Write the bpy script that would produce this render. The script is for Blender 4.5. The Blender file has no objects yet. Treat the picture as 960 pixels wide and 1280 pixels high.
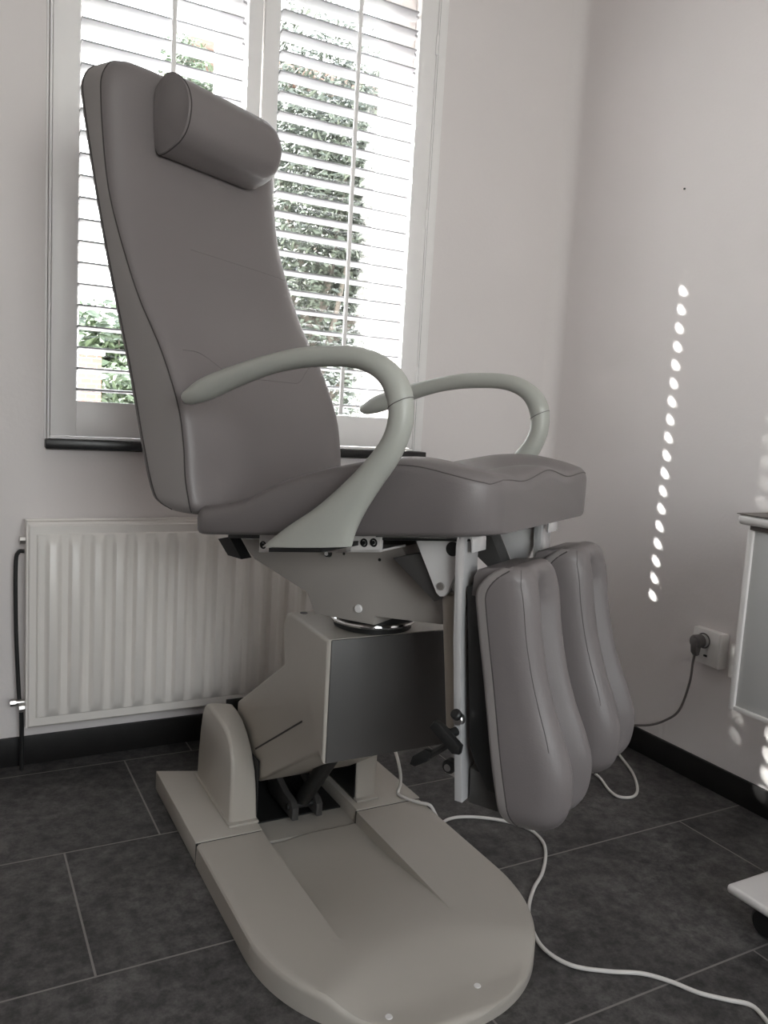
import bpy, bmesh, math, random
from mathutils import Vector, Matrix
random.seed(7)
scene = bpy.context.scene
COL = scene.collection
PI = math.pi

# ------------------------------------------------------------------ materials
def nodes_of(name):
    m = bpy.data.materials.new(name); m.use_nodes = True
    nt = m.node_tree
    return m, nt, nt.nodes['Principled BSDF']

def mat(name, col, rough=0.5, metal=0.0, noise=0.0, nscale=20.0, bump=0.0, bscale=200.0, spec=0.5, coat=0.0):
    m, nt, b = nodes_of(name)
    b.inputs['Base Color'].default_value = (*col, 1)
    b.inputs['Roughness'].default_value = rough
    b.inputs['Metallic'].default_value = metal
    b.inputs['Specular IOR Level'].default_value = spec
    b.inputs['Coat Weight'].default_value = coat
    tc = nt.nodes.new('ShaderNodeTexCoord')
    n = nt.nodes.new('ShaderNodeTexNoise'); n.inputs['Scale'].default_value = nscale; n.inputs['Detail'].default_value = 4
    nt.links.new(tc.outputs['Object'], n.inputs['Vector'])
    r = nt.nodes.new('ShaderNodeMix'); r.data_type = 'RGBA'
    lo = tuple(max(0, c * (1 - noise)) for c in col); hi = tuple(min(1, c * (1 + noise)) for c in col)
    r.inputs[6].default_value = (*lo, 1); r.inputs[7].default_value = (*hi, 1)
    nt.links.new(n.outputs['Fac'], r.inputs[0]); nt.links.new(r.outputs[2], b.inputs['Base Color'])
    if bump > 0:
        n2 = nt.nodes.new('ShaderNodeTexNoise'); n2.inputs['Scale'].default_value = bscale; n2.inputs['Detail'].default_value = 3
        nt.links.new(tc.outputs['Object'], n2.inputs['Vector'])
        bp = nt.nodes.new('ShaderNodeBump'); bp.inputs['Strength'].default_value = bump; bp.inputs['Distance'].default_value = 0.002
        nt.links.new(n2.outputs['Fac'], bp.inputs['Height']); nt.links.new(bp.outputs['Normal'], b.inputs['Normal'])
    return m

M = {}
M['wall'] = mat('wall_plaster', (.745, .705, .695), .85, noise=.03, nscale=3, bump=.25, bscale=90, spec=.2)
M['ceiling'] = mat('ceiling_paint', (.74, .71, .69), .9)
M['white'] = mat('white_lacquer', (.87, .85, .84), .35, noise=.02)
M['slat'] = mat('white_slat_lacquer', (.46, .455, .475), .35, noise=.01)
M['radiator'] = mat('radiator_enamel', (.77, .735, .70), .35, noise=.02)
M['black_tile'] = mat('black_skirting_tile', (.012, .011, .011), .45, noise=.3, spec=.3)
M['black_stone'] = mat('black_sill_stone', (.012, .011, .011), .3, noise=.3)
M['grout'] = mat('grey_grout', (.27, .25, .24), .9, noise=.1)
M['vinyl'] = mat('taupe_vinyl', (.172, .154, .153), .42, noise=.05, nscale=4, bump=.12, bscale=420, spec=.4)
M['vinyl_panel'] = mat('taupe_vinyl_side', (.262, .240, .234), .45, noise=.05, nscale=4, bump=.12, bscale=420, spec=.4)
M['thread'] = mat('dark_stitching', (.05, .043, .042), .8)
M['piping'] = mat('taupe_piping', (.105, .092, .09), .5)
M['plastic'] = mat('warm_grey_plastic', (.42, .388, .345), .38, noise=.02, bump=.06, bscale=500)
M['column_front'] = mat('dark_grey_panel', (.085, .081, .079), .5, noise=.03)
M['arm'] = mat('grey_green_plastic', (.40, .405, .37), .4, noise=.03, bump=.05, bscale=400)
M['steel_grey'] = mat('grey_powder_coat', (.34, .315, .29), .45, noise=.03)
M['steel_light'] = mat('bright_steel_tone', (.76, .74, .73), .4, noise=.03)  # pale colour in place of bright reflections on the hinge brackets
M['chrome'] = mat('chrome', (.78, .78, .78), .10, metal=1.0)
M['dark_metal'] = mat('dark_grey_metal', (.06, .057, .055), .4)
M['bar'] = mat('polished_bar_steel', (.90, .89, .89), .2, metal=.55)
M['steel'] = mat('brushed_steel', (.62, .60, .58), .3, metal=1.0)
M['black'] = mat('black_plastic', (.012, .012, .012), .45)
M['tube'] = mat('beige_tube_paint', (.45, .405, .35), .35)
M['cord_white'] = mat('white_cord', (.66, .63, .60), .45)
M['cord_grey'] = mat('grey_cord', (.17, .15, .145), .5)
M['plug'] = mat('dark_grey_plug', (.13, .12, .12), .5)
M['socket'] = mat('white_socket_plastic', (.80, .78, .76), .3)
M['cart'] = mat('cart_white_enamel', (.74, .71, .69), .35)
M['cart_panel'] = mat('cart_grey_panel', (.56, .56, .55), .4)
M['cart_edge'] = mat('cart_dark_edge', (.12, .10, .09), .5)
M['bark'] = mat('bark', (.10, .085, .07), .9, noise=.3)
M['brown_board'] = mat('brown_eave_board', (.14, .075, .055), .6, noise=.2)
M['house'] = mat('grey_render', (.30, .31, .30), .9, noise=.12, nscale=3)
M['paving'] = mat('garden_paving', (.33, .32, .30), .9, noise=.2, nscale=2)
M['roof'] = mat('roof_tile', (.16, .09, .075), .8, noise=.2)
M['dark_glass'] = mat('dark_window_glass', (.05, .06, .07), .1)

def leaf_mat(name, a, b_):
    m, nt, b = nodes_of(name)
    geo = nt.nodes.new('ShaderNodeNewGeometry'); ramp = nt.nodes.new('ShaderNodeValToRGB')
    ramp.color_ramp.elements[0].color = (*a, 1); ramp.color_ramp.elements[1].color = (*b_, 1)
    nt.links.new(geo.outputs['Random Per Island'], ramp.inputs['Fac']); nt.links.new(ramp.outputs['Color'], b.inputs['Base Color'])
    b.inputs['Roughness'].default_value = .55
    return m
M['leaf'] = leaf_mat('leaf_olive', (.035, .043, .032), (.085, .10, .07))
M['leaf2'] = leaf_mat('leaf_bright', (.04, .058, .03), (.10, .135, .07))

def slate():
    m, nt, b = nodes_of('slate_floor_tile')
    tc = nt.nodes.new('ShaderNodeTexCoord')
    def noise(sc, det, ro=.6):
        n = nt.nodes.new('ShaderNodeTexNoise'); n.inputs['Scale'].default_value = sc; n.inputs['Detail'].default_value = det
        n.inputs['Roughness'].default_value = ro
        nt.links.new(tc.outputs['Object'], n.inputs['Vector']); return n
    n1, n2, n3 = noise(4.5, 12, .8), noise(34, 9, .78), noise(120, 3, .6)
    def ramp(n, p0, c0, p1, c1):
        r = nt.nodes.new('ShaderNodeValToRGB'); e = r.color_ramp.elements
        e[0].position = p0; e[0].color = (*c0, 1); e[1].position = p1; e[1].color = (*c1, 1)
        nt.links.new(n.outputs['Fac'], r.inputs['Fac']); return r
    r1 = ramp(n1, .38, (.040, .038, .038), .66, (.115, .109, .107))
    r2 = ramp(n2, .40, (.5, .5, .5), .62, (1.4, 1.38, 1.37))
    r3 = ramp(n3, .70, (0, 0, 0), .80, (.09, .085, .08))
    mx = nt.nodes.new('ShaderNodeMix'); mx.data_type = 'RGBA'; mx.blend_type = 'MULTIPLY'; mx.inputs[0].default_value = 1
    nt.links.new(r1.outputs['Color'], mx.inputs[6]); nt.links.new(r2.outputs['Color'], mx.inputs[7])
    ad = nt.nodes.new('ShaderNodeMix'); ad.data_type = 'RGBA'; ad.blend_type = 'ADD'; ad.inputs[0].default_value = 1
    nt.links.new(mx.outputs[2], ad.inputs[6]); nt.links.new(r3.outputs['Color'], ad.inputs[7])
    nt.links.new(ad.outputs[2], b.inputs['Base Color'])
    b.inputs['Roughness'].default_value = .5; b.inputs['Specular IOR Level'].default_value = .35
    bp = nt.nodes.new('ShaderNodeBump'); bp.inputs['Strength'].default_value = .3; bp.inputs['Distance'].default_value = .002
    nt.links.new(n2.outputs['Fac'], bp.inputs['Height']); nt.links.new(bp.outputs['Normal'], b.inputs['Normal'])
    return m
M['slate'] = slate()

def brick():
    m, nt, b = nodes_of('red_brick')
    tc = nt.nodes.new('ShaderNodeTexCoord'); t = nt.nodes.new('ShaderNodeTexBrick')
    mp = nt.nodes.new('ShaderNodeMapping'); mp.inputs['Rotation'].default_value = (PI / 2, 0, 0)
    nt.links.new(tc.outputs['Object'], mp.inputs['Vector']); nt.links.new(mp.outputs['Vector'], t.inputs['Vector'])
    t.inputs['Color1'].default_value = (.3, .15, .12, 1); t.inputs['Color2'].default_value = (.26, .13, .10, 1)
    t.inputs['Mortar'].default_value = (.55, .45, .40, 1); t.inputs['Scale'].default_value = 5
    nt.links.new(t.outputs['Color'], b.inputs['Base Color']); b.inputs['Roughness'].default_value = .9
    return m
M['brick'] = brick()

def pane_glass():
    m = bpy.data.materials.new('window_glass'); m.use_nodes = True
    nt = m.node_tree; nt.nodes.clear()
    out = nt.nodes.new('ShaderNodeOutputMaterial'); mix = nt.nodes.new('ShaderNodeMixShader')
    tr = nt.nodes.new('ShaderNodeBsdfTransparent'); gl = nt.nodes.new('ShaderNodeBsdfGlossy')
    tr.inputs['Color'].default_value = (.94, .96, .95, 1); gl.inputs['Roughness'].default_value = .02; mix.inputs[0].default_value = .06
    nt.links.new(tr.outputs[0], mix.inputs[1]); nt.links.new(gl.outputs[0], mix.inputs[2])
    nt.links.new(mix.outputs[0], out.inputs['Surface'])
    return m
M['glass'] = pane_glass()

# ------------------------------------------------------------------ object helpers
WPOS = {}
def empty(name, loc, label, cat, group=None):
    o = bpy.data.objects.new(name, None); COL.objects.link(o)
    o.location = loc; o.empty_display_size = .1
    o['label'] = label; o['category'] = cat
    if group: o['group'] = group
    WPOS[o.name] = Vector(loc)
    return o

def tag(o, label, cat, group=None):
    o['label'] = label; o['category'] = cat
    if group: o['group'] = group
    return o

def link_bm(name, bm, material, parent=None, sharp=35, smooth=True):
    bmesh.ops.recalc_face_normals(bm, faces=bm.faces)
    cs = [v.co for v in bm.verts]
    lo = Vector([min(c[i] for c in cs) for i in range(3)]); hi = Vector([max(c[i] for c in cs) for i in range(3)])
    c = (lo + hi) / 2
    if parent is None: c.z = lo.z
    for v in bm.verts: v.co -= c
    me = bpy.data.meshes.new(name); bm.to_mesh(me); bm.free()
    mats = material if isinstance(material, (list, tuple)) else [material]
    for m_ in mats: me.materials.append(m_)
    if smooth:
        me.polygons.foreach_set('use_smooth', [True] * len(me.polygons))
        me.set_sharp_from_angle(angle=math.radians(sharp))
    o = bpy.data.objects.new(name, me); COL.objects.link(o)
    o.location = c - (WPOS[parent.name] if parent else Vector((0, 0, 0)))
    if parent: o.parent = parent
    WPOS[o.name] = c.copy()
    return o

def struct(name, bm, material, **k):
    o = link_bm(name, bm, material, None, **k); o['kind'] = 'structure'; return o

IDF = lambda a, b, c: Vector((a, b, c))
CO = Vector((.80, 1.42, 0)); CU = Vector((.5, -.8660254, 0)); CV = Vector((.8660254, .5, 0))
def CH(u, v, z): return CO + CU * u + CV * v + Vector((0, 0, z))      # seat frame: forward, sitter's left, up

def box(bm, x0, x1, y0, y1, z0, z1, bev=0.0, f=IDF, seg=2, mi=0):
    vs = [bm.verts.new(f(x, y, z)) for z in (z0, z1) for y in (y0, y1) for x in (x0, x1)]
    fs = [bm.faces.new([vs[i] for i in q]) for q in ((0, 1, 3, 2), (4, 6, 7, 5), (0, 4, 5, 1), (2, 3, 7, 6), (0, 2, 6, 4), (1, 5, 7, 3))]
    for q in fs: q.material_index = mi
    if bev > 0:
        bmesh.ops.recalc_face_normals(bm, faces=fs)
        es = list({e for q in fs for e in q.edges})
        bmesh.ops.bevel(bm, geom=es, offset=bev, segments=seg, profile=.5, affect='EDGES', clamp_overlap=True)
    return bm

def prism(bm, pts, a0, a1, f, bev=0.0, seg=2):
    """pts: 2-D outline (p,q) ; extruded along the third axis a0..a1 ; f(p,q,a) -> world"""
    A = [bm.verts.new(f(p, q, a0)) for p, q in pts]; B = [bm.verts.new(f(p, q, a1)) for p, q in pts]
    n = len(pts); fs = [bm.faces.new(A), bm.faces.new(B[::-1])]
    for i in range(n): fs.append(bm.faces.new([A[i], A[(i + 1) % n], B[(i + 1) % n], B[i]]))
    if bev > 0:
        bmesh.ops.recalc_face_normals(bm, faces=fs)
        es = list({e for q in fs[:2] for e in q.edges})
        bmesh.ops.bevel(bm, geom=es, offset=bev, segments=seg, profile=.5, affect='EDGES', clamp_overlap=True)
    return bm

def rings(bm, R, closed=True, caps=True):
    V = [[bm.verts.new(p) for p in r] for r in R]
    n = len(V[0])
    for a, b in zip(V[:-1], V[1:]):
        for i in range(n if closed else n - 1):
            j = (i + 1) % n
            bm.faces.new([a[i], a[j], b[j], b[i]])
    if caps and closed:
        bm.faces.new(V[0][::-1]); bm.faces.new(V[-1])
    return V

def catmull(P, n):
    P = [Vector(p) for p in P]
    if len(P) < 3: return [P[0].lerp(P[-1], i / n) for i in range(n + 1)]
    out = []
    E = [P[0] * 2 - P[1]] + P + [P[-1] * 2 - P[-2]]
    for i in range(1, len(E) - 2):
        p0, p1, p2, p3 = E[i - 1:i + 3]
        for k in range(n):
            t = k / n
            out.append(.5 * ((2 * p1) + (p2 - p0) * t + (2 * p0 - 5 * p1 + 4 * p2 - p3) * t * t + (3 * p1 - p0 - 3 * p2 + p3) * t ** 3))
    out.append(P[-1]); return out

def tube(bm, P, r, n=10, sub=6):
    P = catmull(P, sub); R = []
    up = None
    for i, p in enumerate(P):
        t = (P[min(i + 1, len(P) - 1)] - P[max(i - 1, 0)])
        if t.length < 1e-9: continue
        t.normalize()
        if up is None: up = t.orthogonal().normalized()
        up = (up - t * up.dot(t)).normalized(); s = t.cross(up)
        rr = r(i / (len(P) - 1)) if callable(r) else r
        R.append([p + (up * math.cos(a) + s * math.sin(a)) * rr for a in [2 * PI * k / n for k in range(n)]])
    rings(bm, R); return bm

def cyl(bm, p0, p1, r0, r1=None, n=20, bev=0.0):
    r1 = r0 if r1 is None else r1
    p0, p1 = Vector(p0), Vector(p1); t = (p1 - p0).normalized(); a = t.orthogonal().normalized(); b = t.cross(a)
    st = [(p0, r0), (p1, r1)]
    if bev > 0: st = [(p0, r0 - bev), (p0 + t * bev, r0), (p1 - t * bev, r1), (p1, r1 - bev)]
    rings(bm, [[p + (a * math.cos(q) + b * math.sin(q)) * r for q in [2 * PI * k / n for k in range(n)]] for p, r in st])
    return bm

def torus(bm, c, ax, R, r, n=40, m=10):
    c, ax = Vector(c), Vector(ax).normalized(); a = ax.orthogonal().normalized(); b = ax.cross(a)
    V = []
    for i in range(n):
        q = 2 * PI * i / n; d = a * math.cos(q) + b * math.sin(q)
        V.append([bm.verts.new(c + d * (R + r * math.cos(k * 2 * PI / m)) + ax * (r * math.sin(k * 2 * PI / m))) for k in range(m)])
    for i in range(n):
        for k in range(m):
            bm.faces.new([V[i][k], V[(i + 1) % n][k], V[(i + 1) % n][(k + 1) % m], V[i][(k + 1) % m]])
    return bm

def interp(T, x):
    if x <= T[0][0]: return T[0][1]
    for (a, p), (b, q) in zip(T[:-1], T[1:]):
        if x <= b: return p + (q - p) * (x - a) / (b - a)
    return T[-1][1]
def cubic(T, x):
    """smooth monotone-ish interpolation through a table"""
    n = len(T)
    if x <= T[0][0]: return T[0][1]
    if x >= T[-1][0]: return T[-1][1]
    sl = []
    for i in range(n):
        a, b = max(i - 1, 0), min(i + 1, n - 1)
        sl.append((T[b][1] - T[a][1]) / (T[b][0] - T[a][0]))
    for i in range(n - 1):
        if x <= T[i + 1][0]:
            h = T[i + 1][0] - T[i][0]; t = (x - T[i][0]) / h
            return ((2 * t ** 3 - 3 * t * t + 1) * T[i][1] + (t ** 3 - 2 * t * t + t) * h * sl[i]
                    + (-2 * t ** 3 + 3 * t * t) * T[i + 1][1] + (t ** 3 - t * t) * h * sl[i + 1])
def sstep(a, b, x):
    t = min(1, max(0, (x - a) / (b - a))); return t * t * (3 - 2 * t)
def endround(d, r):
    """how far a surface has drawn in at distance d from an end rounded with radius r"""
    if d >= r: return 0.0
    t = 1 - max(0, d) / r
    return r * (1 - math.sqrt(max(0, 1 - t * t)))
def stations(a, b, n, r0, r1, k=7):
    """samples a..b, dense near the ends"""
    S = [a + r0 * (1 - math.cos(PI / 2 * i / k)) for i in range(k)]
    S += [a + r0 + (b - r1 - a - r0) * i / n for i in range(n + 1)]
    S += [b - r1 * (1 - math.sin(PI / 2 * (1 - i / k))) if False else b - r1 * (1 - math.cos(PI / 2 * (k - i) / k)) for i in range(1, k + 1)]
    return S
nb = bmesh.new

# ------------------------------------------------------------------ camera
camd = bpy.data.cameras.new('camera'); cam = bpy.data.objects.new('camera', camd); COL.objects.link(cam)
Rw = ((.87932899, -.47265579, .05811223), (.00585626, .13275297, .99113185), (.47617878, .87119065, -.11950153))
mw = Matrix.Identity(4)
for i in range(3):
    mw[i][0] = Rw[0][i]; mw[i][1] = Rw[1][i]; mw[i][2] = -Rw[2][i]
mw[2][3] = 1.04526739
cam.matrix_world = mw
camd.sensor_fit = 'VERTICAL'; camd.sensor_height = 36.0; camd.lens = 36.0 * 1009.28 / 1280.0
camd.clip_start = .05; camd.clip_end = 200
scene.camera = cam

# ------------------------------------------------------------------ room shell
XR, YB, XLW, YF, ZC = 1.993, 2.395, -3.0, -1.7, 2.62
WX0, WX1, WZ0, WZ1 = .2406, 1.4007, .927, 2.46     # window opening (shutter outer frame)
def wall_with_hole(name, axis, a0, a1, b0, b1, h0, h1, k0, k1, t0, t1):
    """wall spanning a0..a1 by b0..b1(z), thickness t0..t1, hole h0..h1 x k0..k1"""
    bm = nb()
    def B(p0, p1, q0, q1):
        if axis == 'x': box(bm, p0, p1, t0, t1, q0, q1)
        else: box(bm, t0, t1, p0, p1, q0, q1)
    As, Bs = [a0, h0, h1, a1], [b0, k0, k1, b1]
    for i in range(3):
        for j in range(3):
            if i == 1 and j == 1: continue
            B(As[i], As[i + 1], Bs[j], Bs[j + 1])
    bmesh.ops.remove_doubles(bm, verts=bm.verts, dist=1e-5)
    inner = [f for f in bm.faces if all(len(e.link_faces) > 2 for e in f.edges) is True and False]
    return struct(name, bm, M['wall'], smooth=False)
wall_with_hole('wall_back', 'x', XLW - .2, XR + .2, 0, ZC, WX0, WX1, WZ0 - .03, WZ1, YB, YB + .26)
bm = nb(); box(bm, XR, XR + .2, YF - .2, YB + .26, 0, ZC); struct('wall_right', bm, M['wall'], smooth=False)
bm = nb(); box(bm, XLW - .25, XLW, YF - .2, YB + .26, 0, ZC); struct('wall_left', bm, M['wall'], smooth=False)
FW0, FW1 = -.45, 1.15                               # opening of an added, unseen window that lights the room
wall_with_hole('wall_front', 'x', XLW - .25, XR + .2, 0, ZC, FW0, FW1, .85, 2.35, YF - .2, YF)
bm = nb(); rc_ = .05
prism(bm, [(XR + .001, YB + .001)] + [(XR - rc_ + rc_ * math.sin(PI / 2 * k / 10), YB - rc_ + rc_ * math.cos(PI / 2 * k / 10)) for k in range(11)], .078, ZC, IDF)
struct('trim_3', bm, M['wall'], sharp=40)
bm = nb(); box(bm, XLW - .25, XR + .2, YF - .2, YB + .26, ZC, ZC + .12); struct('ceiling', bm, M['ceiling'], smooth=False)

# floor: 90 x 45 cm slate tiles laid in a staggered bond, grout as a lower layer
bm = nb()
box(bm, XLW, XR, YF, YB, -.05, -.0015, mi=1)
TW, TL, G = .45, .90, .0022
off = {0: .452, -1: .2338, -2: .8405, -3: .55, -4: .15, -5: .70, -6: .35, -7: .8, -8: .1, 1: .65}
for k in range(-9, 2):
    y0 = 1.867 + k * TW; y1 = y0 + TW
    x = off.get(k, .3) - TL * 4
    while x < XR:
        a, b = max(x + G, XLW), min(x + TL - G, XR); c, d = max(y0 + G, YF), min(y1 - G, YB)
        if b - a > .01 and d - c > .01:
            f = bm.faces.new([bm.verts.new((a, c, 0)), bm.verts.new((b, c, 0)), bm.verts.new((b, d, 0)), bm.verts.new((a, d, 0))])
            f.material_index = 0
        x += TL
fl = struct('floor', bm, [M['slate'], M['grout']], smooth=False)

# black tile skirting
def skirting(name, x0, x1, y0, y1, h):
    bm = nb(); box(bm, x0, x1, y0, y1, 0.0, h, .002); struct(name, bm, M['black_tile'])
skirting('baseboard_back', XLW, XR - .012, YB - .012, YB, .083)
skirting('baseboard_right', XR - .012, XR, YF, YB, .077)
skirting('baseboard_left', XLW, XLW + .012, YF, YB - .012, .08)

# ------------------------------------------------------------------ window behind the shutters
bm = nb(); box(bm, WX0 - .004, WX1 + .045, YB - .028, YB + .26, WZ0 - .026, WZ0 - .001, .003)
struct('window_sill', bm, M['black_stone'])
WY = 2.56
bm = nb()
FX0, FX1, FZ0, FZ1 = WX0, WX1, WZ0, WZ1
box(bm, FX0, FX0 + .055, WY - .02, WY + .05, FZ0, FZ1, .003); box(bm, FX1 - .055, FX1, WY - .02, WY + .05, FZ0, FZ1, .003)
box(bm, FX0 + .055, FX1 - .055, WY - .02, WY + .05, FZ0, FZ0 + .06, .003); box(bm, FX0 + .055, FX1 - .055, WY - .02, WY + .05, FZ1 - .05, FZ1, .003)
box(bm, .775, .85, WY - .02, WY + .05, FZ0 + .06, FZ1 - .05, .003)
win = struct('window_1', bm, M['white'])
def sash(x0, x1):
    bm = nb(); z0, z1 = FZ0 + .055, FZ1 - .045; s = .045
    box(bm, x0, x0 + s, WY - .024, WY + .03, z0, z1, .003); box(bm, x1 - s, x1, WY - .024, WY + .03, z0, z1, .003)
    box(bm, x0 + s, x1 - s, WY - .024, WY + .03, z0, z0 + s, .003); box(bm, x0 + s, x1 - s, WY - .024, WY + .03, z1 - s, z1, .003)
    o = link_bm('sash', bm, M['white'], win)
    bm = nb(); box(bm, x0 + s - .004, x1 - s + .004, WY + .003, WY + .007, z0 + s - .004, z1 - s + .004)
    link_bm('pane', bm, M['glass'], o, smooth=False)
sash(.2960, .7745); sash(.8505, 1.3450)
bm = nb(); box(bm, .40, .414, WY - .04, WY - .0245, FZ0 + .068, FZ0 + .10, .003); link_bm('catch', bm, M['steel'], win)

# unseen window behind the camera, added to light the room
bm = nb()
for (a, b, c, d) in ((FW0, FW0 + .07, .85, 2.35), (FW1 - .07, FW1, .85, 2.35), (FW0 + .07, FW1 - .07, .85, .92), (FW0 + .07, FW1 - .07, 2.28, 2.35), (.33, .37, .92, 2.28)):
    box(bm, a, b, YF - .14, YF - .07, c, d, .003)
win3 = struct('fill_window', bm, M['white'])
bm = nb(); box(bm, FW0 + .069, FW1 - .069, YF - .107, YF - .103, .919, 2.281); link_bm('pane', bm, M['glass'], win3, smooth=False)

# ------------------------------------------------------------------ plantation shutters
SY = 2.392
sh = empty('window_shutter', (.82, SY, WZ0), 'white louvred shutters in a white frame covering the whole window behind the chair', 'shutter')
bm = nb()
box(bm, WX0 + .001, WX0 + .007, SY - .016, SY + .03, WZ0 + .001, WZ1 - .001, .002); box(bm, WX1 - .007, WX1 - .001, SY - .016, SY + .03, WZ0 + .001, WZ1 - .001, .002)
box(bm, WX0 + .007, WX1 - .007, SY - .016, SY + .03, WZ0 + .001, WZ0 + .008, .002); box(bm, WX0 + .007, WX1 - .007, SY - .016, SY + .03, WZ1 - .04, WZ1 - .001, .002)
link_bm('frame', bm, M['white'], sh)
PITCH = .0562
def panel(x0, x1, o0, o1):
    bm = nb(); z0, z1 = WZ0 + .0095, WZ1 - .042; zo0, zo1 = 1.034, 2.37
    box(bm, x0, o0, SY - .014, SY + .014, z0, z1, .002); box(bm, o1, x1, SY - .014, SY + .014, z0, z1, .002)
    box(bm, o0, o1, SY - .014, SY + .014, z0, zo0, .002); box(bm, o0, o1, SY - .014, SY + .014, zo1, z1, .002)
    p = link_bm('shutter_panel', bm, M['white'], sh)
    k = 0
    while True:
        zc = 1.0655 + PITCH * k
        if zc > zo1 - .02: break
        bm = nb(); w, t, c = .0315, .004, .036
        # lens section; notch added at the right end lets dots of sun through
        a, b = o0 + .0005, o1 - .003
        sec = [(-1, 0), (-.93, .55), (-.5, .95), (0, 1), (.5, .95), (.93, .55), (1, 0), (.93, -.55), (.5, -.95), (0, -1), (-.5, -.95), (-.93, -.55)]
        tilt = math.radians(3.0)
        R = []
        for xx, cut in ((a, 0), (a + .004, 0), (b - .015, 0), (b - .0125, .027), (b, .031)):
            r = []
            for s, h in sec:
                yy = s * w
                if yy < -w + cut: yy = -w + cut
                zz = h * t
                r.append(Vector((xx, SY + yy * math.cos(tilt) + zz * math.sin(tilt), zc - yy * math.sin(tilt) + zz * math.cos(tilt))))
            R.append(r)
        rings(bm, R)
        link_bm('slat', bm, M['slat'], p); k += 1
    xr = (o0 + o1) / 2 + .009
    bm = nb(); box(bm, xr - .006, xr + .006, SY - .046, SY - .0345, zo0 + .004, zo1 - .06, .003)
    link_bm('tilt_rod', bm, M['white'], p)
    return p
panel(.2490, .8105, .3155, .7680); panel(.8165, 1.3925, .8640, 1.3310)
for z in (1.15, 1.66, 2.2):
    bm = nb(); box(bm, 1.3885, 1.3975, SY - .0195, SY - .0145, z, z + .06, .001)
    link_bm('hinge', bm, M['white'], sh)

bm = nb(); box(bm, WX1 - .0005, WX1 + .0025, SY - .010, SY + .02, WZ0 + .001, WZ1 - .001); link_bm('edge_shade_strip', bm, M['black'], sh, smooth=False)  # black strip standing in for the shade in the gap beside the frame
# white corner bead to the right of the shutter
bm = nb(); box(bm, WX1 + .003, WX1 + .034, YB - .010, YB + .001, WZ0, WZ1, .002); struct('trim_1', bm, M['white'])
bm = nb(); box(bm, WX0 - .006, WX0 - .001, YB - .006, YB + .001, WZ0, WZ1, .001); struct('trim_2', bm, M['white'])

# ------------------------------------------------------------------ radiator
rad = empty('radiator', (.70, 2.35, .136), 'white ribbed panel radiator on the wall under the window', 'radiator')
RX0, RX1, RZ0, RZ1, RY = .186, 1.27, .138, .704, 2.302
bm = nb()
n = int((RX1 - RX0) / .004); xs = [RX0 + (RX1 - RX0) * i / n for i in range(n + 1)]
zs = [RZ0, RZ0 + .006, RZ0 + .028, RZ0 + .031, RZ0 + .045, RZ0 + .06, (RZ0 + RZ1) / 2, RZ1 - .06, RZ1 - .045, RZ1 - .031, RZ1 - .028, RZ1 - .006, RZ1]
G_ = []
for z in zs:
    row = []
    for x in xs:
        d = min(x - RX0, RX1 - x); dz = min(z - RZ0, RZ1 - z)
        y = RY
        if d < .006 or dz < .005: y += .006
        elif d > .024 and dz >= .03:
            ph = ((x - RX0 - .045) / .0575) % 1.0
            rib = sstep(.0, .20, ph) - sstep(.50, .78, ph)
            e = sstep(.029, .062, dz)
            y -= .003 + .015 * rib * e
        row.append(bm.verts.new((x, y, z)))
    G_.append(row)
for a, b in zip(G_[:-1], G_[1:]):
    for i in range(n): bm.faces.new([a[i], a[i + 1], b[i + 1], b[i]])
back = [[bm.verts.new((x, RY + .022, z)) for x in (RX0, RX1)] for z in (RZ0, RZ1)]
bm.faces.new([back[0][0], back[1][0], back[1][1], back[0][1]])
bm.faces.new(G_[0] + [back[0][1], back[0][0]]); bm.faces.new(G_[-1][::-1] + [back[1][0], back[1][1]])
bm.faces.new([r[0] for r in G_] + [back[1][0], back[0][0]]); bm.faces.new([r[-1] for r in G_][::-1] + [back[0][1], back[1][1]])
link_bm('front_panel', bm, M['radiator'], rad, sharp=30)
bm = nb(); box(bm, RX0 + .004, RX1 - .004, RY + .056, RY + .074, RZ0 + .002, RZ1 - .002, .004); link_bm('rear_panel', bm, M['radiator'], rad)
for x in (RX0 + .001, RX1 - .004):
    bm = nb(); box(bm, x, x + .003, RY + .023, RY + .074, RZ0 + .03, RZ1 + .002, .001); link_bm('side_cover', bm, M['radiator'], rad)
bm = nb()
box(bm, RX0, RX1, RY + .004, RY + .008, RZ1 - .004, RZ1 + .003, .001); box(bm, RX0, RX1, RY + .072, RY + .076, RZ1 - .004, RZ1 + .003, .001)
box(bm, RX0 + .004, RX1 - .004, RY + .0085, RY + .0715, RZ1 - .008, RZ1 - .004)
link_bm('top_grille', bm, M['radiator'], rad)
for z, nm in ((.655, 'plug_fitting'), (.185, 'plug_fitting')):
    bm = nb(); cyl(bm, (RX0 - .014, RY + .04, z), (RX0 + .004, RY + .04, z), .011, n=8); link_bm(nm, bm, M['steel'], rad)
bm = nb(); tube(bm, [(RX0 - .002, RY + .052, .622), (RX0 - .016, RY + .056, .618), (RX0 - .0225, RY + .058, .58), (RX0 - .021, RY + .058, .40), (RX0 - .014, RY + .055, .23), (RX0 - .012, RY + .052, .20)], .0055, 10)
link_bm('hose', bm, M['black'], rad)
bm = nb(); tube(bm, [(RX0 - .008, RY + .05, .19), (RX0 - .006, RY + .05, .10), (RX0 - .006, RY + .05, .002)], .006, 10); link_bm('feed_pipe', bm, M['black'], rad)
bm = nb(); cyl(bm, (RX0 - .032, RY + .048, .199), (RX0 + .006, RY + .048, .199), .008, n=12); cyl(bm, (RX0 - .008, RY + .048, .199), (RX0 - .008, RY + .048, .172), .008, n=12)
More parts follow.
